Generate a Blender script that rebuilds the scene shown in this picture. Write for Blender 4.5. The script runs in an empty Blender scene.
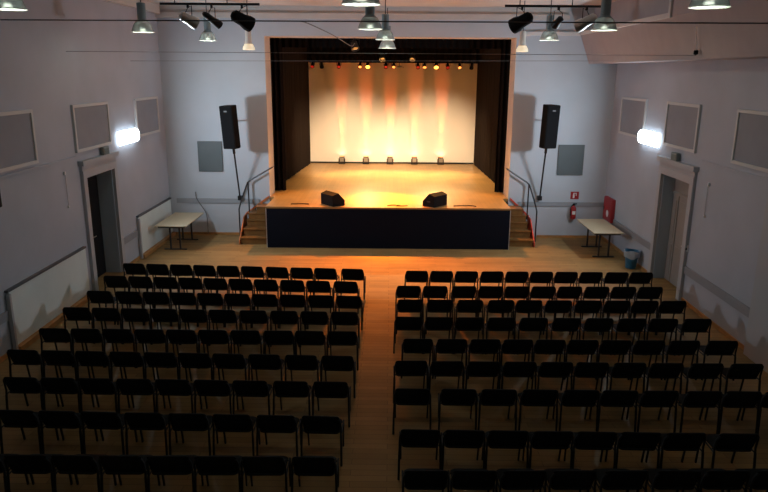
import bpy, math, random
from mathutils import Vector, Matrix
random.seed(7)
PI = math.pi
SC = bpy.context.scene
COL = SC.collection

# ------------------------------------------------------------------ camera
FPX, PITCH, YAW, ROLL, CH = 671.2, 0.25334, 0.00768, 0.00711, 4.75
fw = Vector((-math.sin(YAW) * math.cos(PITCH), math.cos(YAW) * math.cos(PITCH), -math.sin(PITCH)))
rt0 = Vector((math.cos(YAW), math.sin(YAW), 0))
dn0 = fw.cross(rt0)
rt = rt0 * math.cos(ROLL) - dn0 * math.sin(ROLL)
dn = rt0 * math.sin(ROLL) + dn0 * math.cos(ROLL)
cam = bpy.data.cameras.new('camera')
cam.sensor_width = 36
cam.lens = FPX / 768 * 36
cam.clip_end = 200
co = bpy.data.objects.new('camera', cam)
COL.objects.link(co)
m = Matrix((rt, -dn, -fw)).transposed().to_4x4()
m.translation = Vector((0, 0, CH))
co.matrix_world = m
SC.camera = co


def onz(x, y, z):
    d = rt * ((x - 384) / FPX) + dn * ((y - 246) / FPX) + fw
    return d * ((z - CH) / d.z) + Vector((0, 0, CH))


# ------------------------------------------------------------------ materials
def mat(name, col, rough=.6, metal=0., var=0., scale=3., bump=0., bscale=60., spec=.5, emit=None, estr=0., trans=0.):
    M = bpy.data.materials.new(name)
    M.use_nodes = True
    nt = M.node_tree
    b = nt.nodes['Principled BSDF']
    b.inputs['Base Color'].default_value = (*col, 1)
    b.inputs['Roughness'].default_value = rough
    b.inputs['Metallic'].default_value = metal
    b.inputs['Specular IOR Level'].default_value = spec
    if trans:
        b.inputs['Transmission Weight'].default_value = trans
    if emit:
        b.inputs['Emission Color'].default_value = (*emit, 1)
        b.inputs['Emission Strength'].default_value = estr
    tc = nt.nodes.new('ShaderNodeTexCoord')
    if var:
        n = nt.nodes.new('ShaderNodeTexNoise')
        n.inputs['Scale'].default_value = scale
        n.inputs['Detail'].default_value = 5
        r = nt.nodes.new('ShaderNodeValToRGB')
        r.color_ramp.elements[0].position = .3
        r.color_ramp.elements[1].position = .7
        r.color_ramp.elements[0].color = (*[c * (1 - var) for c in col], 1)
        r.color_ramp.elements[1].color = (*[min(1, c * (1 + var)) for c in col], 1)
        nt.links.new(tc.outputs['Object'], n.inputs['Vector'])
        nt.links.new(n.outputs['Fac'], r.inputs['Fac'])
        nt.links.new(r.outputs['Color'], b.inputs['Base Color'])
    if bump:
        n = nt.nodes.new('ShaderNodeTexNoise')
        n.inputs['Scale'].default_value = bscale
        bp = nt.nodes.new('ShaderNodeBump')
        bp.inputs['Strength'].default_value = bump
        bp.inputs['Distance'].default_value = .01
        nt.links.new(tc.outputs['Object'], n.inputs['Vector'])
        nt.links.new(n.outputs['Fac'], bp.inputs['Height'])
        nt.links.new(bp.outputs['Normal'], b.inputs['Normal'])
    return M


def planks(name, c1, c2, mortar, width, row, rough, rot=0., spec=.4):
    M = mat(name, c1, rough, spec=spec)
    nt = M.node_tree
    b = nt.nodes['Principled BSDF']
    tc = nt.nodes.new('ShaderNodeTexCoord')
    mp = nt.nodes.new('ShaderNodeMapping')
    mp.inputs['Rotation'].default_value = (0, 0, rot)
    br = nt.nodes.new('ShaderNodeTexBrick')
    br.offset = .37
    br.inputs['Color1'].default_value = (*c1, 1)
    br.inputs['Color2'].default_value = (*c2, 1)
    br.inputs['Mortar'].default_value = (*mortar, 1)
    br.inputs['Scale'].default_value = 1
    br.inputs['Mortar Size'].default_value = .003
    br.inputs['Brick Width'].default_value = width
    br.inputs['Row Height'].default_value = row
    n = nt.nodes.new('ShaderNodeTexNoise')
    n.inputs['Scale'].default_value = 1.3
    n.inputs['Detail'].default_value = 6
    mx = nt.nodes.new('ShaderNodeMix')
    mx.data_type = 'RGBA'
    mx.blend_type = 'MULTIPLY'
    mx.inputs['Factor'].default_value = .55
    rp = nt.nodes.new('ShaderNodeValToRGB')
    rp.color_ramp.elements[0].position = .3
    rp.color_ramp.elements[0].color = (.55, .55, .55, 1)
    rp.color_ramp.elements[1].position = .65
    nt.links.new(tc.outputs['Object'], mp.inputs['Vector'])
    nt.links.new(mp.outputs['Vector'], br.inputs['Vector'])
    nt.links.new(tc.outputs['Object'], n.inputs['Vector'])
    nt.links.new(n.outputs['Fac'], rp.inputs['Fac'])
    nt.links.new(br.outputs['Color'], mx.inputs['A'])
    nt.links.new(rp.outputs['Color'], mx.inputs['B'])
    nt.links.new(mx.outputs['Result'], b.inputs['Base Color'])
    return M


WALL = mat('wall_paint', (.425, .455, .525), .75, var=.05, scale=1.2, bump=.06, bscale=25)
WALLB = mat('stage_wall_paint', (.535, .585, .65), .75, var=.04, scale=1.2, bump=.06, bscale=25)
CEIL = mat('ceiling_paint', (.62, .60, .58), .85, var=.03)
WHITE = mat('white_paint', (.72, .72, .72), .5)
TRIM = mat('grey_trim_paint', (.42, .43, .46), .6)
DADO = mat('dado_grey_paint', (.27, .28, .31), .6)
DADOB = mat('dado_pale_grey_paint', (.33, .36, .40), .6)
DARKRAIL = mat('dark_rail_paint', (.09, .09, .10), .5)
BOARD = mat('panel_grey', (.27, .28, .32), .8, var=.06, scale=2)
PFRAME = mat('panel_frame_white', (.58, .58, .58), .5)
HATCH = mat('hatch_grey_green', (.105, .13, .14), .55, var=.05)
RADW = mat('radiator_board_white', (.72, .80, .80), .55, var=.06, scale=1.5)
FLOOR = planks('hall_parquet', (.37, .225, .085), (.28, .17, .063), (.15, .085, .035), 1.2, .12, .62, spec=.25)
DECK = planks('stage_boards', (.56, .33, .13), (.50, .29, .11), (.36, .2, .08), 2.2, .13, .30, PI / 2)
WOOD = mat('stair_wood', (.20, .092, .025), .45, var=.18, scale=6)
STRING = mat('stringer_orange', (.62, .19, .06), .45)
STRINGR = mat('stringer_red', (.75, .09, .05), .45)
SKIRT = mat('baseboard_wood', (.45, .22, .07), .5, var=.15, scale=5)
NAVY = mat('black_navy_cloth', (.006, .0075, .014), .95, spec=.1, bump=.15, bscale=90)
ALU = mat('aluminium_edge', (.5, .5, .52), .4, .6)
BLACKCUR = mat('black_stage_velvet', (.010, .008, .0075), .95, spec=.05)
BROWNCUR = mat('dark_masking_cloth', (.022, .016, .013), .95, spec=.05)
DROP = mat('backdrop_cloth', (.80, .74, .66), .9, spec=.1, var=.03, scale=.8)
PLASTER = mat('reveal_plaster', (.62, .58, .55), .8)
FABRIC = mat('black_chair_fabric', (.012, .012, .013), .95, spec=.15, bump=.2, bscale=300)
FRAME = mat('black_chair_tube', (.010, .010, .010), .6, spec=.25)
BLACK = mat('black_plastic', (.005, .005, .0055), .7, spec=.12)
BLACKM = mat('black_metal', (.02, .02, .022), .4, .3)
GRILLE = mat('speaker_grille', (.008, .008, .009), .9, bump=.4, bscale=200, spec=.1)
TAG = mat('badge_grey', (.06, .06, .065), .5)
TABLE = mat('table_laminate', (.52, .42, .27), .35, var=.04)
TLEG = mat('table_leg_metal', (.06, .055, .06), .45, .4)
HAND = mat('handrail_metal', (.06, .06, .065), .35, .6)
RED = mat('signal_red', (.36, .018, .024), .45)
SIGNW = mat('sign_white', (.8, .8, .8), .5)
BINB = mat('bin_blue', (.03, .16, .30), .45, var=.2, scale=8)
BAG = mat('bin_bag', (.35, .42, .50), .35, bump=.5, bscale=20)
DOORD = mat('dark_door', (.010, .010, .012), .7, spec=.15)
DOORR = mat('pale_door', (.29, .265, .25), .5, var=.05)
REVEAL = mat('reveal_blue_grey', (.38, .47, .57), .7)
STEEL = mat('brushed_steel', (.55, .55, .52), .3, .9)
CAN = mat('pendant_canister_grey', (.20, .27, .29), .5, .2)
GLASS = mat('pendant_acrylic', (.50, .55, .56), .25, trans=.45)
LAMPW = mat('white_lampshade', (.75, .72, .66), .5)
WIRE = mat('dark_wire', (.03, .03, .035), .6)
WIREG = mat('grey_wire', (.16, .16, .17), .6)
TUBE = mat('lit_wall_lamp', (1, 1, 1), .5, emit=(.80, .92, 1), estr=9)
GLOWY = mat('lit_lens_amber', (1, .6, .2), .4, emit=(1, .36, .05), estr=5)
GLOWO = mat('lit_lens_orange', (1, .4, .1), .4, emit=(1, .30, .06), estr=2.2)
GLOWR = mat('lens_red', (.4, .02, .02), .3, emit=(1, .03, .02), estr=.25)
GLOWW = mat('lit_lens_warm', (1, .8, .5), .4, emit=(1, .75, .42), estr=3)
GLOWB = mat('glowing_glass_bell', (.8, .74, .62), .3, emit=(1, .80, .50), estr=.55)
LENS = mat('clear_lens', (.5, .5, .5), .1, .8)


# ------------------------------------------------------------------ mesh builder
class MB:
    def __init__(s):
        s.v = []
        s.f = []

    def add(s, vs, fs):
        o = len(s.v)
        s.v += [tuple(v) for v in vs]
        s.f += [tuple(i + o for i in f) for f in fs]
        return s

    def box(s, x0, x1, y0, y1, z0, z1):
        x0, x1 = sorted((x0, x1)); y0, y1 = sorted((y0, y1)); z0, z1 = sorted((z0, z1))
        return s.add([(x0, y0, z0), (x1, y0, z0), (x1, y1, z0), (x0, y1, z0), (x0, y0, z1), (x1, y0, z1), (x1, y1, z1), (x0, y1, z1)],
                     [(0, 3, 2, 1), (4, 5, 6, 7), (0, 1, 5, 4), (1, 2, 6, 5), (2, 3, 7, 6), (3, 0, 4, 7)])

    def bbox(s, x0, x1, y0, y1, z0, z1, b=.01):
        # bevelled box : three nested rectangles in z
        x0, x1 = sorted((x0, x1)); y0, y1 = sorted((y0, y1)); z0, z1 = sorted((z0, z1))
        rings = []
        for z, i in ((z0, b), (z0 + b, 0), (z1 - b, 0), (z1, b)):
            c = b
            rings.append([(x0 + i + c, y0 + i, z), (x1 - i - c, y0 + i, z), (x1 - i, y0 + i + c, z), (x1 - i, y1 - i - c, z),
                          (x1 - i - c, y1 - i, z), (x0 + i + c, y1 - i, z), (x0 + i, y1 - i - c, z), (x0 + i, y0 + i + c, z)])
        return s.rings(rings)

    def rings(s, rings, cap=True, closed=True):
        n = len(rings[0])
        vs = [p for r in rings for p in r]
        fs = []
        for k in range(len(rings) - 1):
            for i in range(n if closed else n - 1):
                j = (i + 1) % n
                fs.append((k * n + i, k * n + j, (k + 1) * n + j, (k + 1) * n + i))
        if cap:
            fs.append(tuple(range(n - 1, -1, -1)))
            fs.append(tuple((len(rings) - 1) * n + i for i in range(n)))
        return s.add(vs, fs)

    def tube(s, pts, r, n=8, ry=None):
        pts = [Vector(p) for p in pts]
        rings = []
        for i, p in enumerate(pts):
            a = pts[max(i - 1, 0)]
            b = pts[min(i + 1, len(pts) - 1)]
            t = (b - a).normalized()
            u = Vector((1, 0, 0)) if abs(t.x) < .9 else Vector((0, 0, 1))
            w = t.cross(u).normalized()
            u = w.cross(t).normalized()
            rings.append([p + u * (r * math.cos(2 * PI * k / n)) + w * ((ry or r) * math.sin(2 * PI * k / n)) for k in range(n)])
        return s.rings(rings)

    def lathe(s, prof, c=(0, 0, 0), n=20, axis=None, cap=False):
        # prof: (radius, height along axis)
        ax = Vector(axis or (0, 0, 1)).normalized()
        u = Vector((1, 0, 0)) if abs(ax.x) < .9 else Vector((0, 1, 0))
        w = ax.cross(u).normalized()
        u = w.cross(ax).normalized()
        c = Vector(c)
        return s.rings([[c + ax * h + u * (r * math.cos(2 * PI * k / n)) + w * (r * math.sin(2 * PI * k / n)) for k in range(n)] for r, h in prof], cap)

    def prism(s, poly, f0, f1):
        return s.rings([[f0(*p) for p in poly], [f1(*p) for p in poly]])

    def build(s, name, m_, parent=None, smooth=False, loc=None):
        me = bpy.data.meshes.new(name)
        me.from_pydata(s.v, [], s.f)
        me.validate()
        import bmesh
        bm = bmesh.new()
        bm.from_mesh(me)
        bmesh.ops.recalc_face_normals(bm, faces=bm.faces)
        bm.to_mesh(me)
        bm.free()
        me.materials.append(m_)
        if smooth:
            for p in me.polygons:
                p.use_smooth = True
            try:
                me.set_sharp_from_angle(angle=math.radians(40))
            except Exception:
                pass
        o = bpy.data.objects.new(name, me)
        COL.objects.link(o)
        if parent:
            o.parent = parent
        if loc:
            o.location = loc
        return o


def tag(o, label, cat, group=None, kind=None):
    o['label'] = label
    o['category'] = cat
    if group:
        o['group'] = group
    if kind:
        o['kind'] = kind
    return o


def thing(name, label, cat, loc=(0, 0, 0), rz=0, group=None):
    o = bpy.data.objects.new(name, None)
    COL.objects.link(o)
    o.empty_display_size = .1
    o.location = loc
    o.rotation_euler = (0, 0, rz)
    return tag(o, label, cat, group)


def struct(name, mb, m_, parent=None, label=None, cat=None, smooth=False):
    o = mb.build(name, m_, parent, smooth)
    if not parent:
        o['kind'] = 'structure'
        if label:
            o['label'] = label
            o['category'] = cat or name.split('_')[0]
    return o


def dup(root, loc=None, rz=None, label=None, group=None):
    r = root.copy()
    COL.objects.link(r)
    if loc is not None:
        r.location = loc
    if rz is not None:
        r.rotation_euler = (0, 0, rz)
    if label:
        r['label'] = label
    if group:
        r['group'] = group
    for ch in list(root.children):
        c = ch.copy()
        COL.objects.link(c)
        c.parent = r
        for g in list(ch.children):
            d = g.copy()
            COL.objects.link(d)
            d.parent = c
    return r


def rrect(w, h, r, n=5):
    pts = []
    for cx, cy, a in ((w - r, h - r, 0), (-w + r, h - r, 90), (-w + r, -h + r, 180), (w - r, -h + r, 270)):
        for k in range(n + 1):
            t = math.radians(a + 90 * k / n)
            pts.append((cx + r * math.cos(t), cy + r * math.sin(t)))
    return pts


# ------------------------------------------------------------------ room shell
XL, XR, B, HC, REAR = -6.5, 6.35, 19.55, 6.5, -2.0
T = .3
DL0, DL1, DR0, DR1, DH = 14.12, 15.58, 14.0, 15.52, 2.53
struct('floor', MB().box(XL - 1.2, XR + 1.2, REAR, 27.9, -.2, 0), FLOOR, label='worn amber parquet floor of the hall', cat='floor')
struct('ceiling', MB().box(XL - T, XR + T, REAR, 20.4, HC, HC + .2), CEIL, label='pale painted hall ceiling', cat='ceiling')
w = MB().box(XL - T, XL, REAR, DL0, 0, HC).box(XL - T, XL, DL1, B + .85, 0, HC).box(XL - T, XL, DL0, DL1, DH, HC)
struct('wall_left', w, WALL, label='grey painted side wall with the dark open doorway', cat='wall')
w = MB().box(XR, XR + T, REAR, DR0, 0, HC).box(XR, XR + T, DR1, B + .85, 0, HC).box(XR, XR + T, DR0, DR1, DH, HC)
struct('wall_right', w, WALL, label='grey painted side wall with the pale door', cat='wall')
OL, OR, OT = -3.54, 3.51, 5.71
w = MB().box(XL, OL, B, B + .85, 0, HC).box(OR, XR, B, B + .85, 0, HC).box(OL, OR, B, B + .85, OT, HC)
struct('wall_back', w, WALLB, label='pale wall around the stage opening', cat='wall')
struct('wall_rear', MB().box(XL - T, XR + T, REAR - .2, REAR, 0, HC), WALL)
# stage house
SX, SD = 4.6, 27.9
struct('wall_stage_left', MB().box(-SX - .2, -SX, B + .85, SD, 0, 7), BLACKCUR)
struct('wall_stage_right', MB().box(SX, SX + .2, B + .85, SD, 0, 7), BLACKCUR)
struct('wall_stage_rear', MB().box(-SX - .2, SX + .2, SD, SD + .2, 0, 7), BLACKCUR)
struct('ceiling_stage', MB().box(-SX - .2, SX + .2, B + .85, SD + .2, 7, 7.2), BLACKCUR)
# warm plaster lining of the opening
w = MB().box(OL, OL + .012, B, B + .85, 1.16, OT).box(OR - .012, OR, B, B + .85, 1.16, OT).box(OL, OR, B, B + .85, OT - .012, OT)
struct('trim_1', w, PLASTER, label='plaster lining of the stage opening', cat='trim')
w = MB().box(XL, 4.9, B - .12, B, 6.17, 6.31).box(XL, 4.9, B - .05, B, 6.31, HC)
struct('trim_2', w, CEIL, label='cornice over the stage opening', cat='trim')
struct('trim_12', MB().box(3.62, 5.25, B - .08, B, 5.76, 5.86), WHITE, label='white trunking on the stage wall right of the opening', cat='trim')
struct('trim_3', MB().box(XL, XL + .14, REAR, B - .12, 6.27, HC), CEIL, label='cornice along the left wall', cat='trim')
# bulkhead on the right
prof = [(5.26, 5.80), (5.56, 5.02), (6.35, 5.02), (6.35, 6.5), (5.60, 6.5), (5.60, 5.80)]
w = MB().prism(prof, lambda x, z: (x, 13.4, z), lambda x, z: (x, B, z))
prof = [(5.26, 5.80), (5.56, 5.02), (6.35, 5.02), (6.35, 6.5), (5.26, 6.5)]
w.prism(prof, lambda x, z: (x, REAR, z), lambda x, z: (x, 13.4, z))
struct('wall_upper_right', w, mat('bulkhead_paint', (.40, .36, .37), .75, var=.04), label='sloping boxed bulkhead above the right wall', cat='wall')
struct('trim_4', MB().box(5.22, 5.30, 13.4, B - .12, 5.78, 5.87).box(5.22, 5.32, 13.3, 13.4, 5.78, HC), CEIL, label='moulding along the bulkhead edge', cat='trim')
# dado bands
w = MB().box(-6.3, OL - .3, B - .03, B, .96, 1.10)
struct('trim_5', w, DADOB, label='grey dado band on the stage wall left of the stage', cat='trim')
struct('trim_6', MB().box(OR + .3, XR, B - .03, B, .95, 1.08), DADOB, label='grey dado band on the stage wall right of the stage', cat='trim')
struct('trim_7', MB().box(XR - .03, XR, DR1 + .16, B - .03, .62, .78).box(XR - .03, XR, 11.1, DR0 - .16, .62, .79), DADO, label='grey dado band low on the right wall', cat='trim')
struct('trim_8', MB().box(XL, XL + .03, DL1 + .16, 16.98, .62, .78).box(XL, XL + .03, 4, 10.85, .62, .78), DADO, label='grey dado band low on the left wall', cat='trim')
struct('baseboard_back', MB().box(XL, OL - .9, B - .02, B, 0, .07).box(OR + .9, XR, B - .02, B, 0, .07), SKIRT)
struct('baseboard_right', MB().box(XR - .02, XR, REAR, DR0 - .16, 0, .08).box(XR - .02, XR, DR1 + .16, B - .02, 0, .08), SKIRT)
struct('baseboard_left', MB().box(XL, XL + .02, REAR, DL0 - .16, 0, .08).box(XL, XL + .02, DL1 + .16, B - .02, 0, .08), SKIRT)
# picture-rail moulding
struct('trim_9', MB().box(XL, XL + .025, 5, DL0 - .3, 2.99, 3.03), WALL, label='thin moulding on the left wall', cat='trim')
struct('trim_10', MB().box(XR - .025, XR, 5, DR0 - .3, 3.03, 3.07), WALL, label='thin moulding on the right wall', cat='trim')
# pilaster at right edge of view
struct('trim_11', MB().box(XR - .10, XR, 8.6, 11.02, 0, 2.9), TRIM, label='boxed pilaster at the right edge', cat='trim')


def door(side, n, y0, y1, leafmat, label):
    s = 1 if side > 0 else -1
    X = XR if s > 0 else XL
    fr = MB()
    a, d = .16, .07
    fr.box(X, X - s * d, y0 - a, y0, 0, DH + a).box(X, X - s * d, y1, y1 + a, 0, DH + a).box(X, X - s * d, y0, y1, DH, DH + a)
    fr.box(X, X - s * (d + .05), y0 - a - .06, y1 + a + .06, DH + a + .12, DH + a + .22).box(X, X - s * d * .8, y0 - a, y1 + a, DH + a, DH + a + .12)
    struct('trim_door_%d' % n, fr, TRIM, label='moulded grey frame of ' + label, cat='trim')
    rv = MB().box(X, X + s * .40, y0, y0 + .02, 0, DH).box(X, X + s * .40, y1 - .02, y1, 0, DH).box(X, X + s * .40, y0 + .02, y1 - .02, DH - .02, DH)
    struct('trim_reveal_%d' % n, rv, REVEAL, label='blue grey lining of ' + label, cat='trim')
    ym = (y0 + y1) / 2
    lf = MB()
    x0 = X + s * (.36 if s < 0 else .27)
    if s < 0:
        for p, q in ((y0 + .02, ym - .005), (ym + .005, y1 - .02)):
            lf.box(x0, x0 + s * .04, p, q, 0.01, DH - .03)
            for z0, z1 in ((.15, .95), (1.1, 2.3)):
                lf.box(x0, x0 - s * .012, p + .1, q - .1, z0, z1)
    else:
        lf.box(x0, x0 + s * .04, y0 + .02, y1 - .02, 2.12, DH - .03)
        lf.box(x0 - s * .03, x0 + s * .04, y0 + .02, y1 - .02, 2.06, 2.13)
        for p, q in ((y0 + .02, y1 - .36), (y1 - .32, y1 - .02)):
            lf.box(x0, x0 + s * .04, p, q, 0.01, 2.06)
            for z0, z1 in ((.15, .9), (1.05, 1.95)):
                lf.box(x0, x0 - s * .012, p + .08, q - .08, z0, z1)
    o = struct('door_%d' % n, lf, leafmat, label=label, cat='door')
    hx = x0 - s * .012
    h = MB().tube([(hx, ym - .12 * s, 1.02), (hx - s * .05, ym - .12 * s, 1.02), (hx - s * .05, ym - .24 * s, 1.02)], .011)
    h.box(hx, hx - s * .008, ym - .14 * s, ym - .10 * s, .92, 1.12)
    h.build('door_handle', STEEL, o, True)
    return o


door(-1, 1, DL0, DL1, DOORD, 'dark recessed double door in the left wall')
door(1, 2, DR0, DR1, DOORR, 'pale panelled door in the right wall')
struct('wall_outer', MB().box(XL - 1.2, XL - 1.1, 12, 18, 0, 3).box(XR + 1.1, XR + 1.2, 12, 18, 0, 3), WALL)


# small boxes over the doors
def exit_box(X, s, y, z, label):
    t = thing('emergency_light', label, 'emergency light', (X, y, z), group='emergency lights over the doors')
    MB().bbox(0, -s * .09, -.15, .15, 0, .2, .012).build('housing', mat('emergency_housing', (.20, .22, .21), .5), t)
    MB().box(-s * .09, -s * .094, -.12, .12, .03, .16).build('diffuser', mat('emergency_diffuser', (.07, .10, .09), .3), t)


exit_box(XL + .02, -1, 15.15, 2.885, 'small dark emergency light box above the dark doorway in the left wall')
exit_box(XR - .02, 1, 14.85, 2.885, 'small dark emergency light box above the pale door in the right wall')

# ------------------------------------------------------------------ framed wall panels
def panel(X, s, y0, y1, z0, z1, label):
    t = thing('wall_panel', label, 'wall panel', (X, (y0 + y1) / 2, z0), group='white framed grey wall panels')
    hw, h, fwid = (y1 - y0) / 2, z1 - z0, .06
    f = MB().box(0, -s * .05, -hw, -hw + fwid, 0, h).box(0, -s * .05, hw - fwid, hw, 0, h)
    f.box(0, -s * .05, -hw + fwid, hw - fwid, 0, fwid).box(0, -s * .05, -hw + fwid, hw - fwid, h - fwid, h)
    f.build('frame', PFRAME, t)
    MB().box(0, -s * .025, -hw + fwid, hw - fwid, fwid, h - fwid).build('board', BOARD, t)


for y0, y1, d in ((10.3, 12.27, 'cut off by the left edge of the photo'), (13.85, 15.62, 'above the dark doorway'), (17.3, 19.0, 'nearest the stage wall beyond the lit lamp')):
    panel(XL, -1, y0, y1, 3.09, 4.06, 'grey panel in a white frame high on the left wall, ' + d)
for y0, y1, d in ((10.3, 12.47, 'cut off by the right edge of the photo'), (14.0, 15.67, 'above the pale door'), (16.96, 18.77, 'nearest the stage wall beyond the lit lamp')):
    panel(XR, 1, y0, y1, 3.17, 4.15, 'grey panel in a white frame high on the right wall, ' + d)


def hatch(x0, x1, z0, z1, label):
    t = thing('wall_hatch', label, 'hatch', ((x0 + x1) / 2, B, z0), group='grey hatches on the stage wall')
    hw, h = (x1 - x0) / 2, z1 - z0
    MB().box(-hw, hw, -.03, 0, 0, h).build('plate', HATCH, t)
    MB().box(-hw, -hw + .03, -.042, -.03, 0, h).box(hw - .03, hw, -.042, -.03, 0, h).box(-hw + .03, hw - .03, -.042, -.03, 0, .03).box(-hw + .03, hw - .03, -.042, -.03, h - .03, h).build('edge_strip', HATCH, t)


hatch(-5.58, -4.88, 1.9, 2.78, 'square grey green hatch on the stage wall beside the left speaker')
hatch(4.88, 5.62, 1.88, 2.76, 'square grey green hatch on the stage wall beside the right speaker')


# radiator boards
def radiator(y0, y1, label):
    t = thing('radiator_cover', label, 'radiator cover', (XL, (y0 + y1) / 2, 0), group='white radiator covers')
    h = (y1 - y0) / 2
    MB().bbox(.01, .05, -h, h, .10, 1.09, .008).build('board', RADW, t)
    MB().box(0, .07, -h - .05, h, 1.095, 1.13).build('top_rail', DARKRAIL, t)
    MB().box(.022, .13, -h, h, 0, .095).build('plinth', SKIRT, t)
    MB().box(.022, .085, -h - .06, -h - .005, 0, 1.06).build('end_post', TRIM, t)


radiator(10.78, 13.74, 'long white radiator cover below the wall before the dark doorway')
radiator(16.85, 19.45, 'white radiator cover behind the folding table in the far left corner')


# wall lamps (lit; the pendants only carry added fill)
def wall_lamp(X, s, y, z, label):
    t = thing('wall_lamp', label, 'wall lamp', (X, y, z), group='lit wall lamps')
    MB().box(0, -s * .035, -.5, .5, -.16, .16).build('backplate', WHITE, t)
    pts = []
    MB().prism([(.035, -.17), (.10, -.15), (.14, -.08), (.14, .08), (.10, .15), (.035, .17)],
               lambda a, b: (-s * a, -.54, b), lambda a, b: (-s * a, .54, b)).build('diffuser', TUBE, t)
    L = bpy.data.lights.new('lamp_light', 'AREA')
    L.shape = 'RECTANGLE'
    L.size, L.size_y = .25, .7
    L.energy = 125
    L.color = (.80, .91, 1)
    lo = bpy.data.objects.new('lamp_light', L)
    COL.objects.link(lo)
    lo.parent = t
    lo.location = (-s * .15, 0, 0)
    lo.rotation_euler = (0, s * PI / 2, 0)
    return t


wall_lamp(XL, -1, 16.6, 3.17, 'bright white wall lamp on the left wall above and beyond the dark doorway')
wall_lamp(XR, 1, 16.5, 3.24, 'bright white wall lamp on the right wall above and beyond the pale door')


# pull cords and switches
def pull_cord(X, s, y, z0, z1, label):
    t = thing('light_pull', label, 'cord', (X, y, z0), group='white pull cords')
    MB().tube([(-s * .03, 0, 0), (-s * .03, 0, z1 - z0)], .007, 6).build('cord', TRIM, t)
    MB().lathe([(.0, -.035), (.018, -.03), (.024, 0), (.014, .025), (0, .03)], (-s * .03, 0, 0), 10).build('knob', WHITE, t, True)
    MB().bbox(0, -s * .04, -.025, .025, z1 - z0, z1 - z0 + .07, .006).build('switch_box', WHITE, t)


pull_cord(XL, -1, 13.25, 2.08, 2.72, 'thin white cord hanging on the left wall before the dark doorway')
pull_cord(XR, 1, 13.25, 2.0, 2.6, 'thin white cord hanging on the right wall before the pale door')
t = thing('wall_switch', 'small white switch with a dark button beside the pale door', 'switch', (XR, 13.86, 1.1))
MB().bbox(0, -.03, -.05, .05, 0, .14, .006).build('plate', WHITE, t)
MB().lathe([(.035, 0), (.035, .02), (.02, .028)], (-.03, 0, .06), 12, (-1, 0, 0), True).build('button', BLACK, t, True)

# ------------------------------------------------------------------ stage
SF, SW0, SW1, SH = 18.06, -3.40, 3.33, 1.16
t = thing('stage', 'raised wooden stage with a dark cloth front', 'stage', (0, SF, 0))
MB().box(SW0, SW1, .02, B - SF, SH - .08, SH).box(OL + .012, OR - .012, B - SF, B + .85 - SF, SH - .08, SH).box(-SX + .02, SX - .02, B + .85 - SF, SD - .03 - SF, SH - .08, SH).build('deck', DECK, t)
MB().box(SW0 + .02, SW1 - .02, 0, .03, .0, SH - .045).build('front_cloth', NAVY, t)
MB().box(SW0, SW0 + .03, .04, B - SF, 0, SH - .08).box(SW1 - .03, SW1, .04, B - SF, 0, SH - .08).build('side_panel', NAVY, t)
MB().box(SW0, SW0 + .02, -.01, .04, 0, SH - .04).build('corner_strip', ALU, t)
MB().box(SW1 - .02, SW1, -.01, .04, 0, SH - .04).build('corner_strip', ALU, t)
MB().box(SW0, SW1, -.012, .02, SH - .045, SH + .002).build('nosing', mat('nosing_wood', (.30, .17, .06), .4), t)


def stairs(s, label, smat):
    t = thing('stage_stairs', label, 'stairs', (0, 0, 0))
    xe = -SW0 + .004 if s < 0 else SW1 + .004
    def bx(mb, a, b, y0, y1, z0, z1):
        mb.box(s * a, s * b, y0, y1, z0, z1)
        return mb
    st = SH / 6
    sh = .03 if s < 0 else .16
    outs = [(4.23 - sh, 18.42), (4.19 - sh, 18.70), (4.15 - sh, 18.98)]
    for k, (xo, y0) in enumerate(outs):
        w_ = MB()
        bx(w_, xe, xo, y0, B - .035, k * st, (k + 1) * st - .035)
        bx(w_, xe, xo + .012, y0 - .025, B - .035, (k + 1) * st - .035, (k + 1) * st)
        w_.build('step', WOOD, t)
    for k, xo in ((3, 4.10 - sh), (4, 3.84)):
        w_ = MB()
        bx(w_, xe, xo, 19.02, B - .035, k * st, (k + 1) * st - .03)
        bx(w_, xe, xo + .02, 19.0, B - .035, (k + 1) * st - .03, (k + 1) * st)
        w_.build('step', WOOD, t)
    # outer stringer following the flight
    poly = [(18.36, .0), (18.42, .0), (19.06, .0), (19.5, .0), (19.5, .70), (19.06, .66), (18.36, .12)]
    w_ = MB().prism(poly, lambda y, z: (s * (4.245 - sh), y, z), lambda y, z: (s * (4.27 - sh), y, z))
    w_.build('stringer', smat, t)
    poly = [(4.26 - sh, .70), (3.56, 1.20), (3.56, 1.13), (4.26 - sh, .63)]
    MB().prism(poly, lambda x, z: (s * x, B - .034, z), lambda x, z: (s * x, B - .004, z)).build('wall_stringer', smat, t)
    return t


stairs(-1, 'wooden steps with an orange side board at the left end of the stage', STRING)
stairs(1, 'wooden steps with a red side board at the right end of the stage', STRINGR)


def handrail(s, label):
    t = thing('stair_handrail', label, 'handrail', (s * 4.31, 19.3, 0), group='dark stair handrails')
    hs = 0 if s < 0 else .10
    def P(x, y, z): return (s * (x - 4.31 - hs * (x - 3.4)), y - 19.3, z)
    MB().tube([P(3.40, 19.42, 2.06), P(4.06, 19.42, 1.68), P(4.15, 19.41, 1.60), P(4.27, 19.2, 1.22), P(4.31, 19.0, 1.0), P(4.325, 18.93, .9), P(4.325, 18.93, 0)], .022, 8).build('rail', HAND, t, True)
    MB().tube([P(4.13, 19.40, 1.63), P(4.13, 19.40, st_top)], .02, 8).build('post', HAND, t, True)
    MB().tube([P(3.40, 19.42, 2.06), P(3.40, 19.54, 2.06)], .015, 8).build('wall_bracket', HAND, t, True)


st_top = SH / 2
handrail(-1, 'dark metal handrail at the left stage steps')
handrail(1, 'dark metal handrail at the right stage steps')

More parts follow.
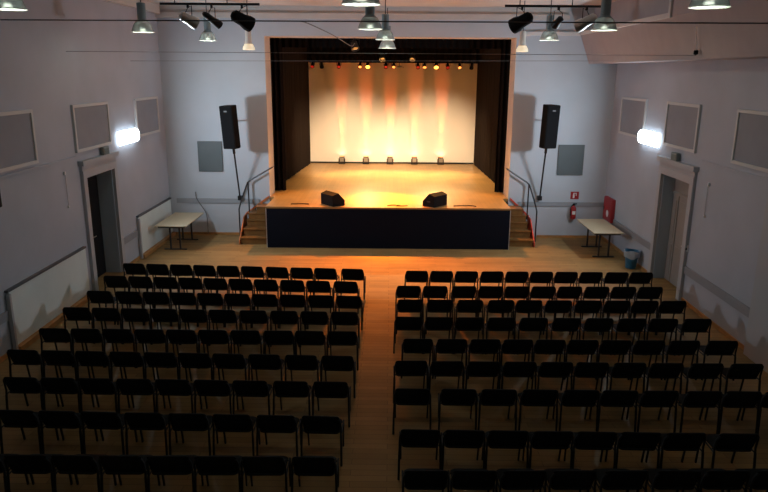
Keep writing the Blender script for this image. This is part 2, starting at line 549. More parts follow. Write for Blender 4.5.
# ------------------------------------------------------------------ curtains and backdrop
def curtain(name, label, x0, y0, x1, y1, z0, z1, m_, pleat=.14, amp=.05, group=None, fullness=None):
    a, b = Vector((x0, y0, 0)), Vector((x1, y1, 0))
    d = b - a
    L = d.length
    t_ = d / L
    nrm = Vector((-t_.y, t_.x, 0))
    n = max(12, int(L / pleat * 8))
    loc = (a + b) / 2
    front, back = [], []
    for i in range(n + 1):
        u = i / n
        ph = u * L / pleat * 2 * PI
        off = amp * (math.sin(ph) + .35 * math.sin(ph * .37 + 1))
        p = a + t_ * (u * L) + nrm * off - loc
        front.append(p)
    vs, fs = [], []
    zs = [0, (z1 - z0) * .5, z1 - z0]
    nn = n + 1
    for side in (0, 1):
        for k, z in enumerate(zs):
            for p in front:
                q = p + nrm * (.012 * side)
                sc = 1.0 if k else 1.12
                vs.append((q.x, q.y, z))
    tot = len(zs) * nn
    for side in (0, 1):
        for k in range(len(zs) - 1):
            for i in range(n):
                o = side * tot + k * nn + i
                fs.append((o, o + 1, o + nn + 1, o + nn))
    for i in range(n):
        fs.append((i, i + 1, tot + i + 1, tot + i))
        o = (len(zs) - 1) * nn
        fs.append((o + i, o + i + 1, tot + o + i + 1, tot + o + i))
    for i in (0, n):
        for k in range(len(zs) - 1):
            o = k * nn + i
            fs.append((o, o + nn, tot + o + nn, tot + o))
    ob = MB().add(vs, fs).build(name, m_, None, True, (loc.x, loc.y, z0))
    return tag(ob, label, 'curtain', group)


curtain('stage_curtain', 'narrow black pleated curtain just inside the left edge of the stage opening', -4.1, 20.62, -3.22, 20.62, SH + .01, 6.6, BLACKCUR)
curtain('stage_curtain', 'narrow black pleated curtain just inside the right edge of the stage opening', 3.26, 20.62, 4.1, 20.62, SH + .01, 6.6, BLACKCUR)
curtain('side_curtain', 'long dark masking curtain running back along the left side of the stage', -3.62, 20.95, -3.20, 27.05, SH + .01, 6.6, BROWNCUR, .3, .03)
curtain('side_curtain', 'long dark masking curtain running back along the right side of the stage', 3.60, 20.95, 3.42, 27.05, SH + .01, 6.6, BROWNCUR, .3, .03)
curtain('border_curtain', 'black border curtain across the top of the stage opening', -4.1, 20.85, 4.1, 20.85, 5.45, 6.6, BLACKCUR, .2, .035)
curtain('border_curtain', 'black border curtain hanging deeper in the stage above the lamp bar', -3.08, 25.6, 3.28, 25.6, 5.08, 6.6, BLACKCUR, .25, .03)
# backdrop
bd = thing('backdrop', 'large pale backdrop cloth lit at the rear of the stage', 'backdrop', (.09, 27.25, SH + .02))
n = 40
vs, fs = [], []
for s_ in (0, 1):
    for k in range(7):
        for i in range(n + 1):
            x = -3.31 + 6.62 * i / n
            y = .02 * math.sin(i * 1.1) * (.4 + .6 * k / 6) + .012 * math.sin(i * .37 + k) + s_ * .01
            vs.append((x, y, 4.3 * k / 6))
tt = 7 * (n + 1)
for s_ in (0, 1):
    for k in range(6):
        for i in range(n):
            o = s_ * tt + k * (n + 1) + i
            fs.append((o, o + 1, o + n + 2, o + n + 1))
for k in range(6):
    for i in (0, n):
        o = k * (n + 1) + i
        fs.append((o, o + n + 1, tt + o + n + 1, tt + o))
for i in range(n):
    fs.append((i, i + 1, tt + i + 1, tt + i))
MB().add(vs, fs).build('cloth', DROP, bd, True)
MB().tube([(-3.35, .005, 4.32), (3.35, .005, 4.32)], .03, 8).build('top_batten', BLACKM, bd, True)
MB().box(-3.31, 3.31, -.03, .05, -.015, .04).build('bottom_batten', BLACKM, bd)


# ------------------------------------------------------------------ lights helper
def spot(parent, loc, target, energy, col, ang, blend=.6, size=.05):
    L = bpy.data.lights.new('lamp_light', 'SPOT')
    L.energy = energy
    L.color = col
    L.spot_size = math.radians(ang)
    L.spot_blend = blend
    L.shadow_soft_size = size
    o = bpy.data.objects.new('lamp_light', L)
    COL.objects.link(o)
    o.parent = parent
    o.location = loc
    base = Vector(parent.location)
    d = Vector(target) - base - Vector(loc)
    o.rotation_euler = d.to_track_quat('-Z', 'Y').to_euler()
    return o


# ------------------------------------------------------------------ stage floor uplights
for i, x in enumerate((-1.93, -.96, .01, .99, 2.05)):
    nm = ('leftmost', 'second from the left', 'middle', 'second from the right', 'rightmost')[i]
    t = thing('floor_uplight', nm + ' of the five small floor lamps along the foot of the backdrop', 'stage light', (x, 27.05, SH), group='floor lamps at the backdrop')
    MB().bbox(-.10, .10, -.07, .07, .06, .30, .012).build('housing', mat('uplight_metal', (.10, .07, .06), .4, .4), t)
    MB().box(-.075, .075, -.074, -.07, .10, .26).build('rear_plate', STEEL, t)
    MB().box(-.13, -.105, -.02, .02, 0, .22).box(.105, .13, -.02, .02, 0, .22).box(-.13, .13, -.06, .06, 0, .02).build('bracket', BLACKM, t)
    MB().box(-.08, .08, -.05, .05, .30, .306).build('lens', GLOWO, t)
    spot(t, (0, .0, .32), (x, 27.25, 3.3), 1100, (1, .11, .02), 15, .8, .03)
    spot(t, (0, .0, .32), (x, 27.25, 2.1), 22, (1, .50, .12), 26, .8, .03)
    spot(t, (0, .02, .32), (x, 27.28, 2.0), 4, (1, .74, .42), 150, .5, .05)

# rear lamp bar with small par lamps
bar = thing('lamp_bar', 'black lamp bar across the stage in front of the top of the backdrop', 'lighting bar', (0, 26.2, 5.16))
MB().tube([(-3.1, 0, 0), (3.3, 0, 0)], .025, 8).build('bar', BLACKM, bar, True)
MB().tube([(-2.4, 0, 0), (-2.4, 0, 1.84)], .012, 6).tube([(2.4, 0, 0), (2.4, 0, 1.84)], .012, 6).build('hanger', BLACKM, bar, True)


def par(loc, aim, rad, length, body, lens, label, group, cat='stage light', name='par_spotlight', yoke=BLACKM, drop=.16):
    """loc = clamp point on the bar; the can hangs below it aimed along AIM"""
    t = thing(name, label, cat, loc, group=group)
    a = Vector(aim).normalized()
    c = Vector((0, 0, -drop))
    MB().lathe([(rad * .45, -length * .55), (rad * .75, -length * .45), (rad * .8, 0), (rad, length * .25), (rad, length * .5), (rad * .9, length * .5), (rad * .86, length * .3)], c, 16, a).build('can', body, t, True)
    MB().lathe([(rad * .86, length * .38), (rad * .5, length * .43), (.004, length * .45)], c, 16, a, True).build('lens', lens, t, True)
    MB().lathe([(rad * .45, -length * .56), (.004, -length * .6)], c, 12, a, True).build('rear_cap', body, t, True)
    u = Vector((1, 0, 0))
    u = (u - a * u.dot(a)).normalized()
    k = rad * 1.12
    MB().tube([c + u * k, c + u * k + Vector((0, 0, drop * .75)), Vector((0, 0, -.02)) , c - u * k + Vector((0, 0, drop * .75)), c - u * k], .009, 6).build('yoke', yoke, t, True)
    MB().box(-.02, .02, -.03, .03, -.03, .035).build('clamp', yoke, t)
    return t, c + a * (length * .5)


lampx = [(-2.95, 'r'), (-2.6, 'b'), (-1.95, 'r'), (-1.15, 'o'), (-.86, 'Y'), (-.18, 'r'), (.12, 'o'), (1.03, 'r'), (1.28, 'o'), (1.72, 'Y'), (2.15, 'r'), (2.6, 'o'), (3.05, 'b')]
names = {'r': 'small red par lamp', 'b': 'small unlit black par lamp', 'o': 'small par lamp with a dull orange glow', 'Y': 'brightly lit amber par lamp'}
where = ['nearest the left end of the rear lamp bar', 'second from the left end of the rear lamp bar', 'third from the left on the rear lamp bar', 'just left of the left bright lamp',
         'left of the two bright ones on the rear bar', 'left of the middle of the rear lamp bar', 'at the middle of the rear lamp bar', 'right of the hanging white disc lamp on the rear bar',
         'just left of the right bright lamp', 'right of the two bright ones on the rear bar', 'third from the right on the rear lamp bar', 'second from the right on the rear bar', 'nearest the right end of the rear lamp bar']
for (x, kd), wh in zip(lampx, where):
    big = kd == 'Y'
    t, tip = par((x, 26.2, 5.12), (0, -.8, -.6) if kd != 'b' else (0, .5, -.8), .10 if big else .075, .22, BLACK, {'r': GLOWR, 'b': LENS, 'o': GLOWO, 'Y': GLOWY}[kd],
                 names[kd] + ' ' + wh, 'par lamps on the rear bar', drop=.13)
    if big:
        spot(t, tip, (x * .9, 23.2, SH), 2700, (1, .64, .26), 66, .8, .08)

# front wash lamps hidden behind the border
fb = thing('lamp_bar', 'lamp bar just behind the black border curtain of the stage opening', 'lighting bar', (0, 21.3, 6.0))
MB().tube([(-3.3, 0, 0), (3.3, 0, 0)], .025, 8).build('bar', BLACKM, fb, True)
MB().tube([(-2.4, 0, 0), (-2.4, 0, 1.0)], .012, 6).tube([(2.4, 0, 0), (2.4, 0, 1.0)], .012, 6).build('hanger', BLACKM, fb, True)
for x, tx, e, c, ang in ((-1.8, -1.9, 1300, (1, .42, .07), 64), (0, -.15, 5500, (1, .46, .0), 34), (1.8, 1.9, 1300, (1, .42, .07), 64)):
    t, tip = par((x, 21.3, 5.97), (tx - x, (19.3 if x == 0 else 18.7) - 21.3, -4.8), .11, .3, BLACK, GLOWW, 'wash lamp behind the border curtain, ' + ('left' if x < 0 else 'right' if x > 0 else 'middle') + ' of three', 'front wash lamps', drop=.2)
    spot(t, tip, (tx, 19.3 if x == 0 else 18.7, SH), e, c, ang, .8, .1)
t, tip = par((-.7, 21.3, 5.97), (.1, -6, -5), .11, .3, BLACK, GLOWO, 'wash lamp behind the border curtain, turned to the hall floor', 'front wash lamps', drop=.2)
spot(t, tip, (0.1, 14.9, 0), 5200, (1, .20, .012), 68, 1, .1)
for x, sd in ((-1.25, 'left'), (1.25, 'right')):
    t, tip = par((x, 21.3, 5.97), (.05 * x, 5.6, -4.6), .11, .3, BLACK, GLOWW, 'wash lamp behind the border curtain, turned to the backdrop, %s of two' % sd, 'front wash lamps', drop=.2)
    spot(t, tip, (x * 1.35, 27.0, .3), 3100, (1, .72, .44), 62, 1, .1)

# little fixtures seen against the backdrop top
t = thing('disc_lamp', 'small white disc lamp hanging in front of the backdrop top', 'lamp', (.33, 25.9, 4.93))
MB().lathe([(.02, .05), (.17, 0), (.17, -.02), (.02, -.03)], n=18, cap=True).build('shade', LAMPW, t, True)
MB().tube([(0, 0, .05), (0, 0, .5)], .008, 6).build('rod', BLACKM, t, True)
for x, lab in ((-.3, 'silver spotlight left of the disc lamp under the inner border'), (.78, 'silver spotlight right of the disc lamp under the inner border')):
    par((x, 25.2, 5.42), (0, -.6, -.8), .11, .24, STEEL, LENS, lab, 'silver spotlights under the border', name='stage_spotlight', drop=.14)
par((-1.05, 20.3, 5.69), (.2, -.5, -.8), .12, .26, BLACKM, LENS, 'grey spotlight under the top of the stage opening, left of centre', None, name='stage_spotlight', drop=.2)


# ------------------------------------------------------------------ monitors and cables on stage
def wedge(x, y, rz, label):
    t = thing('floor_monitor', label, 'speaker', (x, y, SH), rz, group='floor monitors on the stage')
    poly = [(-.20, 0), (.20, 0), (.20, .14), (-.02, .36), (-.20, .30)]
    MB().prism(poly, lambda a, z: (-.30, a, z), lambda a, z: (.30, a, z)).build('cabinet', BLACK, t)
    n_ = Vector((0, .22, .22)).normalized()
    def g(a, b, o):
        p = Vector((0, .2, .14)) + Vector((0, -.22, .22)) * b
        return (a, p.y + n_.y * o, p.z + n_.z * o)
    w_ = MB()
    w_.rings([[g(-.27, .08, o), g(.27, .08, o), g(.27, .92, o), g(-.27, .92, o)] for o in (.0, .012)])
    w_.build('grille', GRILLE, t)
    MB().box(-.302, -.30, -.06, .06, .12, .16).build('handle_recess', BLACKM, t)


wedge(-1.58, 18.46, math.radians(-52), 'black wedge monitor speaker on the left of the stage front')
wedge(1.27, 18.46, math.radians(50), 'black wedge monitor speaker on the right of the stage front')


def cable(pts, r, m_, label, name='cable'):
    P = [Vector(p) for p in pts]
    out = []
    for i in range(len(P) - 1):
        p0, p1, p2, p3 = P[max(i - 1, 0)], P[i], P[i + 1], P[min(i + 2, len(P) - 1)]
        for k in range(6):
            t_ = k / 6
            out.append(.5 * ((2 * p1) + (p2 - p0) * t_ + (2 * p0 - 5 * p1 + 4 * p2 - p3) * t_ ** 2 + (3 * p1 - p0 - 3 * p2 + p3) * t_ ** 3))
    out.append(P[-1])
    return tag(MB().tube(out, r, 6).build(name, m_, None, True), label, 'cable')


z = SH + .014
cable([(-.05, 18.3, z), (.12, 18.36, z), (.3, 18.3, z), (.2, 18.24, z), (.42, 18.27, z), (.5, 18.33, z)], .012, BLACK, 'black cable lying at the middle of the stage front')
cable([(1.78, 18.3, z), (1.9, 18.36, z), (2.1, 18.38, z), (2.3, 18.36, z), (2.4, 18.28, z)], .012, BLACK, 'black cable looped beside the right floor monitor')
cable([(-2.75, 18.4, z), (-2.6, 18.45, z), (-2.4, 18.46, z), (-2.25, 18.42, z)], .012, BLACK, 'black cable lying near the left corner of the stage')

# ------------------------------------------------------------------ speakers on the stage wall
def speaker(s, foot, top, tilt, label):
    f, q = Vector(foot), Vector(top)
    t = thing('wall_speaker', label, 'speaker', foot, group='tall black speakers')
    d = q - f
    MB().tube([(0, 0, 0), d], .024, 10).tube([d * .9, d], .04, 10).build('pole', BLACKM, t, True)
    MB().bbox(-.06, .06, -.045, .09, -.08, .05, .01).build('foot_bracket', BLACKM, t)
    # tapered cabinet, turned to the hall and leaning with the pole
    zx = Vector((tilt, -.03, 1)).normalized()
    rz = math.radians(22) * s
    ux = Vector((math.cos(rz), math.sin(rz), 0))
    uy = zx.cross(ux).normalized()
    ux = uy.cross(zx).normalized()
    def P(a, b, c): return d + ux * a + uy * b + zx * c
    w_, dd, h = .20, .18, 1.18
    a0 = d + zx * .7 + uy * .1
    MB().tube([a0, Vector((a0.x, B - .01 - f.y, a0.z))], .018, 8).build('wall_arm', BLACKM, t, True)
    sec = [(-w_, -dd), (w_, -dd), (w_, dd * .3), (w_ * .6, dd), (-w_ * .6, dd), (-w_, dd * .3)]
    MB().rings([[P(a * k, b * k, c) for a, b in sec] for k, c in ((.93, 0), (1, .02), (1, h - .02), (.93, h))]).build('cabinet', BLACK, t)
    MB().rings([[P(a, -dd - o, c) for a, c in ((-w_ + .02, .05), (w_ - .02, .05), (w_ - .02, h - .05), (-w_ + .02, h - .05))] for o in (0, .015)]).build('grille', GRILLE, t)
    MB().rings([[P(a, -dd - o, c) for a, c in ((-.05, h - .17), (.05, h - .17), (.05, h - .13), (-.05, h - .13))] for o in (.015, .019)]).build('badge', TAG, t)


speaker(-1, (-4.40, 19.46, 1.15), (-4.38, 18.85, 2.66), -.055, 'tall black speaker on a leaning pole left of the stage opening')
speaker(1, (4.41, 19.46, 1.22), (4.36, 18.85, 2.74), .03, 'tall black speaker on a leaning pole right of the stage opening')

# ------------------------------------------------------------------ folding tables
def table(x0, x1, y0, y1, label):
    t = thing('folding_table', label, 'table', ((x0 + x1) / 2, (y0 + y1) / 2, 0), group='folding tables in the front corners')
    hx, hy = (x1 - x0) / 2, (y1 - y0) / 2
    MB().bbox(-hx, hx, -hy, hy, .71, .74, .006).build('tabletop', TABLE, t)
    MB().box(-hx + .06, hx - .06, -hy + .08, -hy + .11, .66, .708).box(-hx + .06, hx - .06, hy - .11, hy - .08, .66, .708).box(-hx + .06, -hx + .09, -hy + .11, hy - .11, .66, .708).box(hx - .09, hx - .06, -hy + .11, hy - .11, .66, .708).build('apron', TLEG, t)
    for sy in (-1, 1):
        y = sy * (hy * .62)
        lg = MB().box(-.15, -.11, y - .02, y + .02, .03, .70).box(.11, .15, y - .02, y + .02, .03, .70).box(-.15, .15, y - .015, y + .015, .60, .64).build('leg', TLEG, t)
        MB().box(-hx * .72, hx * .72, y - .025, y + .025, 0, .03).build('foot_bar', TLEG, lg)


table(-6.27, -5.42, 17.42, 19.2, 'pale folding table in the far left corner beside the white radiator cover')
table(5.34, 6.12, 17.05, 18.78, 'pale folding table in the far right corner below the red cabinet')
cable([(-5.72, 19.5, 1.3), (-5.70, 19.49, 1.12), (-5.6, 19.47, .95), (-5.45, 19.45, .72), (-5.40, 19.44, .5), (-5.4, 19.45, .05)], .012, WIREG, 'thin grey cable hanging on the stage wall behind the left table')

# ------------------------------------------------------------------ fire equipment, bin
t = thing('fire_extinguisher', 'red fire extinguisher hanging on the stage wall below its sign', 'fire extinguisher', (5.42, B - .10, .60))
MB().lathe([(.0, 0), (.07, 0), (.08, .02), (.08, .30), (.06, .355), (.025, .375), (.025, .40)], n=16, cap=True).build('cylinder', RED, t, True)
MB().lathe([(.03, .40), (.03, .44), (.015, .45)], n=10, cap=True).box(-.015, .09, -.012, .012, .445, .46).box(-.015, .08, -.012, .012, .415, .427).build('valve', BLACK, t)
MB().tube([(-.03, -.02, .42), (-.09, -.05, .36), (-.10, -.05, .2), (-.085, -.045, .1)], .012, 8).build('hose', BLACK, t, True)
MB().rings([[(.0815 * math.sin(a), -.0815 * math.cos(a), z_) for z_ in (.14, .24)] for a in [(-.6 + .2 * k) for k in range(7)]], cap=False).build('label_band', SIGNW, t)
MB().box(-.03, .03, .085, .10, .2, .4).build('wall_hook', BLACKM, t)
t = thing('fire_sign', 'small red sign with a white extinguisher pictogram on the stage wall', 'sign', (5.45, B, 1.17))
MB().box(-.12, .12, -.012, 0, 0, .22).build('plate', RED, t)
w_ = MB().box(-.055, -.005, -.015, -.012, .03, .14).box(-.045, -.015, -.015, -.012, .14, .165).box(-.045, .03, -.015, -.012, .165, .185).box(.03, .05, -.015, -.012, .10, .185)
w_.build('pictogram', SIGNW, t)
t = thing('fire_cabinet', 'red fire hose cabinet on the right wall above the table', 'fire cabinet', (XR, 18.95, .66))
MB().bbox(0, -.10, -.36, .36, 0, .66, .008).build('case', RED, t)
MB().box(-.10, -.112, -.33, .33, .03, .63).build('cabinet_door', RED, t)
MB().lathe([(.10, 0), (.10, .004)], (-.112, -.05, .22), 18, (-1, 0, 0), True).build('round_emblem', SIGNW, t)
MB().box(-.112, -.125, .26, .29, .28, .38).build('latch', BLACKM, t)

t = thing('waste_bin', 'blue waste bin with a pale bag on the floor by the right wall', 'bin', (6.12, 16.38, 0))
MB().lathe([(.0, .0), (.125, 0), (.13, .01), (.165, .42), (.175, .43), (.175, .45), (.155, .45), (.12, .03), (0, .03)], n=18).build('tub', BINB, t, True)
rr = []
for k, (r_, h_) in enumerate(((.158, .40), (.185, .455), (.20, .44), (.195, .33), (.188, .28))):
    rr.append([((r_ + .012 * math.sin(5 * a + k)) * math.cos(a), (r_ + .012 * math.sin(7 * a)) * math.sin(a), h_ + .025 * math.sin(3 * a + k)) for a in [2 * PI * j / 24 for j in range(24)]])
MB().rings(rr, cap=False).build('bag', BAG, t, True)
tag(MB().bbox(XL + .005, XL + .10, 10.6, 10.86, 2.55, 3.07, .01).build('wall_loudspeaker', BLACK), 'black wall box cut by the left edge of the photo', 'speaker')

# ------------------------------------------------------------------ ceiling lamps
def pendant(p, k, label, first):
    if first is not None:
        r = dup(first, p, 0, label)
        return r
    t = thing('pendant_lamp', label, 'pendant lamp', p, group='glass bell pendants')
    MB().lathe([(.06, .56), (.085, .55), (.085, .24), (.11, .22), (.11, .20)], n=20, cap=True).build('canister', CAN, t, True)
    MB().lathe([(.09, .215), (.13, .20), (.18, .12), (.215, .02), (.22, 0), (.212, 0), (.172, .118), (.124, .192), (.085, .20)], n=24).build('reflector', GLASS, t, True)
    MB().lathe([(.222, -.006), (.228, 0), (.222, .008), (.214, 0), (.222, -.006)], n=24).build('rim', WHITE, t, True)
    MB().lathe([(0, .06), (.045, .08), (.05, .14), (.03, .2)], n=12).build('bulb', LAMPW, t, True)
    MB().tube([(0, 0, .55), (0, 0, HC - p[2])], .01, 6).build('rod', BLACKM, t, True)
    L = bpy.data.lights.new('lamp_light', 'POINT')  # fill light added inside the unlit pendants to brighten the floor
    L.energy = PEND_FILL
    L.color = (.95, 1, .80)
    L.shadow_soft_size = .06
    lo = bpy.data.objects.new('lamp_light', L)
    COL.objects.link(lo)
    lo.parent = t
    lo.location = (0, 0, .02)
    return t


ZP = 5.5
PEND_FILL = 10.5
first = None
for x, y, lab in ((8, 9, 'left column, cut by the photo edge'), (143, 32, 'second of the left column'), (208, 40.5, 'left column, nearest the stage'),
                  (361, 4, 'middle column, cut by the photo edge'), (370, 29, 'second of the middle column'), (381.5, 41, 'third of the middle column'), (384, 51, 'middle column, nearest the stage'),
                  (709, 7, 'right column, cut by the photo edge'), (604, 30, 'second of the right column'), (549, 40, 'right column, nearest the stage')):
    p = onz(x, y, ZP)
    if (x, y) == (384, 51):
        p = Vector((-.09, 18.3, 5.36))
    elif (x, y) == (381.5, 41):
        p = Vector((-.13, 16.2, 5.48))
    elif p.y > 18.6:
        p = Vector((p.x * 18.6 / p.y, 18.6, ZP))
    q = pendant(tuple(p), 1, 'grey pendant with clear bell shade, ' + lab, first)
    first = first or q


for x, lab in ((-4.1, 'left'), (-.2, 'middle'), (4.0, 'right')):  # unseen extra pendants, added to brighten the nearest rows
    pendant((x, 4.2, ZP), 1, 'added unseen pendant for fill light over the rear seats, %s column' % lab, first)


def bell_spot(x, y, label, first):
    if first:
        return dup(first, (x, y, 5.28), 0, label)
    t = thing('bell_lamp', label, 'lamp', (x, y, 5.28), group='pale bell lamps before the stage wall')
    MB().lathe([(.06, .50), (.075, .49), (.08, .24), (.10, .14), (.06, .16)], n=20).build('canister', LAMPW, t, True)
    MB().lathe([(.10, .138), (.15, .05), (.155, 0), (.145, 0), (.09, .135)], n=20).build('glass_bell', GLOWB, t, True)
    MB().lathe([(.0, .0), (.10, .02), (.105, .06), (.05, .14)], n=14).build('bulb', GLOWW, t, True)
    MB().tube([(0, 0, .49), (0, 0, HC - 5.28)], .01, 6).build('rod', BLACKM, t, True)
    return t


b1 = bell_spot(-3.62, 17.8, 'pale bell lamp hanging above the left edge of the stage opening', None)
bell_spot(3.34, 17.8, 'pale bell lamp hanging above the right edge of the stage opening', b1)

# lighting bars with spotlights in the hall
def hall_bar(x0, x1, label):
    t = thing('lamp_bar', label, 'lighting bar', ((x0 + x1) / 2, 14, 6.03), group='lighting bars under the hall ceiling')
    h = (x1 - x0) / 2
    MB().box(-h, h, -.022, .022, -.022, .022).build('bar', BLACKM, t)
    MB().tube([(-h * .7, 0, .02), (-h * .7, 0, HC - 6.03)], .01, 6).tube([(h * .35, 0, .02), (h * .35, 0, HC - 6.03)], .01, 6).build('hanger', BLACKM, t)


hall_bar(-4.57, -2.60, 'dark lighting bar with spotlights under the ceiling on the left')
hall_bar(2.24, 4.2, 'dark lighting bar with spotlights under the ceiling on the right')
for x, a, r_, l_, bd_, ln, lab in ((-4.02, (.75, .5, -.45), .12, .36, STEEL, LENS, 'shiny silver spotlight on the left ceiling bar'),
                                  (-3.55, (.6, .6, -.5), .08, .40, BLACKM, LENS, 'slim grey spotlight in the middle of the left ceiling bar'),
                                  (-2.95, (.72, .55, -.42), .15, .42, BLACK, LENS, 'large black spotlight at the right end of the left ceiling bar'),
                                  (2.58, (-.72, .55, -.42), .15, .42, BLACK, LENS, 'large black spotlight at the left end of the right ceiling bar'),
                                  (3.30, (-.3, .7, -.5), .085, .24, BLACKM, LENS, 'small grey spotlight in the middle of the right ceiling bar'),
                                  (3.85, (-.75, .5, -.45), .12, .40, STEEL, LENS, 'shiny silver spotlight on the right ceiling bar')):
    par((x, 14, 5.985), a, r_, l_, bd_, ln, lab, 'spotlights on the ceiling bars', name='stage_spotlight', drop=.25)

# wires across the hall
tag(MB().tube([(XL + .01, 11.68, 5.55), (5.37, 10.0, 5.455)], .010, 6).build('tie_wire', WIRE), 'thick dark wire stretched across the hall in front of the ceiling lamps', 'wire')
tag(MB().tube([(XL + .01, 13.9, 5.11), (5.50, 12.6, 5.08)], .0045, 6).build('tie_wire', WIREG), 'thin grey wire stretched across the hall below the thick dark wire', 'wire')
tag(MB().tube([(XL + .01, 17.3, 4.98), (5.53, 17.3, 5.06)], .0045, 6).build('tie_wire', WIREG), 'thin grey wire stretched across the hall nearest the stage', 'wire')
cable([(-1.42, 10.98, 5.51), (-1.5, 13, 5.6), (-1.3, 16, 5.55), (-1.1, 19.4, 5.45), (-1.05, 20.2, 5.55)], .01, WIREG, 'slack cable from the thick dark wire down to the stage opening')
t = thing('pull_rod', 'pale thin rod with a dark end on the right bulkhead', 'rod', (5.44, 12.5, 5.13))
MB().tube([(0, 0, 0), (-.16, -.25, .42)], .008, 6).build('rod', WHITE, t)
MB().lathe([(.0, -.05), (.04, -.03), (.04, .03), (0, .05)], n=10).build('end_knob', BLACK, t, True)


# ------------------------------------------------------------------ chairs
def pad(outline, f, inset=((1, 0), (.97, .5), (.86, .85), (.5, 1.0))):
    """closed cushion: rings from the rear rim to the puffed front; f(u, v, t) -> point"""
    mb = MB()
    rings = [[f(u * .93, v * .93, -1) for u, v in outline]] + [[f(u * k, v * k, t_) for u, v in outline] for k, t_ in ((1.0, -.6), (1.0, .2), (.95, .75), (.6, 1.0))]
    mb.rings(rings)
    return mb


def make_chair():
    t = thing('stacking_chair', 'x', 'chair', (0, 0, 0))
    o = rrect(.222, .205, .06)
    pad(o, lambda u, v, k: (u, v - .005, .436 + .016 * k - .010 * (u / .225) ** 2 * (1 if k > 0 else .3) + (-.02 * max(0, v - .1) / .115))).build('seat', FABRIC, t, True)
    o = [(u * (1 + .03 * v / .13), v - .016 * (1 - (u / .23) ** 2) * (1 if v < 0 else -.3)) for u, v in rrect(.228, .138, .055)]

    def bf(u, v, k):
        return (u, -.232 - .05 * (v / .13) + .018 * k + .03 * (u / .23) ** 2, .560 + v)
    pad(o, bf).build('backrest', FABRIC, t, True)
    for s in (-1, 1):
        MB().tube([(s * .226, .215, .012), (s * .230, .185, .22), (s * .236, .16, .405)], .012, 8, .018).build('leg', FRAME, t, True)
        MB().tube([(s * .250, -.245, .012), (s * .247, -.228, .25), (s * .243, -.212, .41)], .014, 8, .020).build('leg', FRAME, t, True)
        MB().tube([(s * .243, -.212, .41), (s * .242, -.202, .47), (s * .239, -.225, .58), (s * .222, -.262, .655)], .012, 8, .016).build('back_upright', FRAME, t, True)
    fr = MB()
    for s in (-1, 1):
        fr.tube([(s * .238, .165, .412), (s * .242, -.205, .412)], .010, 6)
    fr.tube([(-.238, .12, .408), (.238, .12, .408)], .010, 6).tube([(-.24, -.12, .408), (.24, -.12, .408)], .010, 6)
    fr.build('seat_frame', FRAME, t, True)
    return t


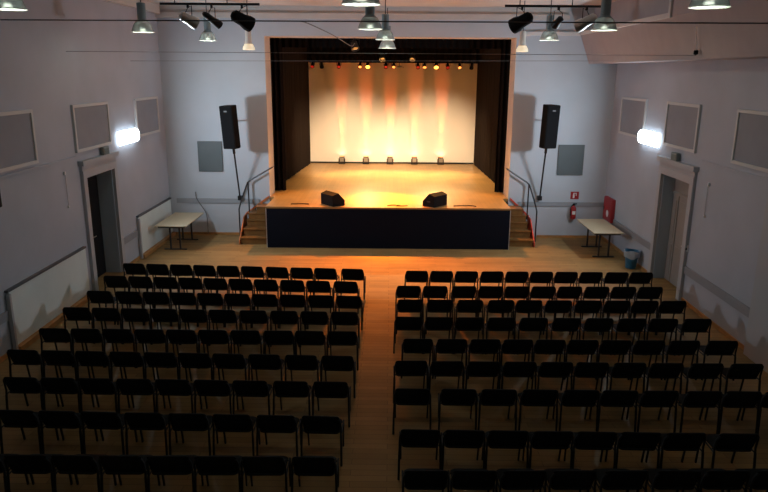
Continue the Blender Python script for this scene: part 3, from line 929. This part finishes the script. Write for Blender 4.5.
ROWS = [
    ([133.5, 157, 180, 204, 227.5, 252, 277, 302, 325.5, 353], 263.5, 269, [417, 442, 467, 492.5, 518, 542.5, 567, 592, 618, 642.5], 271, 272.5),
    ([117, 138.5, 165, 188.5, 214, 239.5, 265.5, 292, 318.5, 346], 276, 281.5, [408.5, 435.5, 464.5, 491.5, 518, 544.5, 570.5, 598, 625, 651.5], 286, 287),
    ([98.5, 127.5, 154.5, 182, 209, 236.5, 264, 292, 320.5, 349], 291, 296, [410, 440.5, 470.5, 501.5, 530, 559.5, 590, 619, 646, 674.5], 299.7, 301),
    ([75, 105, 134, 162, 191, 221.5, 252.5, 283.5, 314, 344.5], 307.5, 312, [409.5, 439, 470, 502, 534.5, 568, 600.5, 633.5, 665.5, 699], 317, 319),
    ([53, 84.5, 115.5, 147.5, 180, 212, 244.5, 277.5, 309.5, 342], 328.5, 331.5, [418, 452, 486, 519.5, 552.5, 583.5, 616, 651, 686, 724.5], 339, 341),
    ([21.5, 56, 91.5, 125.5, 157.5, 191.5, 228, 264, 301, 337.5], 350, 356, [411, 447.5, 484.5, 521, 557.5, 594, 631, 668.5, 708.5, 748.5], 361, 364),
    ([19, 56.5, 94, 132.5, 171.5, 210.5, 249.5, 290.5, 330.5], 377.5, 382, [413, 459.5, 500, 541.5, 583, 621.5, 662, 706, 746, 785], 389, 392),
    ([14, 56, 98.5, 142, 186, 231, 275.5, 321], 410.5, 416.5, [421, 466.5, 511.5, 554, 598, 642, 687, 741], 430, 434),
    ([-22, 23, 71, 118, 165, 213, 261.5, 313], 455, 457.5, [426.5, 475.5, 525, 575.5, 627.5, 681, 730, 780], 471, 471),
]
ORD = ['first', 'second', 'third', 'fourth', 'fifth', 'sixth', 'seventh', 'eighth', 'ninth', 'tenth']
proto = make_chair()
used = False
GAP = {}
for ri, (lx, l0, l1, rx, r0, r1) in enumerate(ROWS):
    for side, xs, y0, y1 in (('left', lx, l0, l1), ('right', rx, r0, r1)):
        a, b = onz(xs[0], y0, .70), onz(xs[-1], y1, .70)
        sl = math.atan2(b.y - a.y, b.x - a.x)
        pts = []
        for i, x in enumerate(xs):
            yy = y0 + (y1 - y0) * i / (len(xs) - 1)
            p = onz(x, yy, .70)
            p.y = a.y + (p.x - a.x) * math.tan(sl)
            pts.append(p)
        # neighbours stand close but never overlap
        for _ in range(60):
            for i in range(1, len(pts)):
                g_ = pts[i].x - pts[i - 1].x
                if g_ < .517:
                    h_ = (.518 - g_) / 2
                    pts[i].x += h_
                    pts[i - 1].x -= h_
        cnt = len(xs)
        for i, p in enumerate(pts):
            k = (cnt - 1 - i) if side == 'left' else i
            lab = 'black padded chair, %s from the aisle in the %s row from the stage, %s block' % (ORD[k], ORD[ri], side)
            rz = sl + math.radians(random.uniform(-1.2, 1.2))
            org = Vector((p.x, p.y + .28, 0))
            grp = 'black chairs of the %s block' % side
            if not used:
                c = proto
                c.location = org
                c.rotation_euler = (0, 0, rz)
                c['label'] = lab
                c['group'] = grp
                used = True
            else:
                dup(proto, org, rz, lab, grp)

# ------------------------------------------------------------------ world and view
wd = bpy.data.worlds.new('world')
SC.world = wd
wd.use_nodes = True
wd.node_tree.nodes['Background'].inputs['Color'].default_value = (.5, .6, .8, 1)
wd.node_tree.nodes['Background'].inputs['Strength'].default_value = .02
SC.view_settings.view_transform = 'Standard'
SC.view_settings.look = 'None'
SC.view_settings.gamma = 1
SC.view_settings.exposure = 0
SC.cycles.use_denoising = True
SC.cycles.max_bounces = 8
SC.cycles.diffuse_bounces = 5
SC.cycles.sample_clamp_indirect = 4
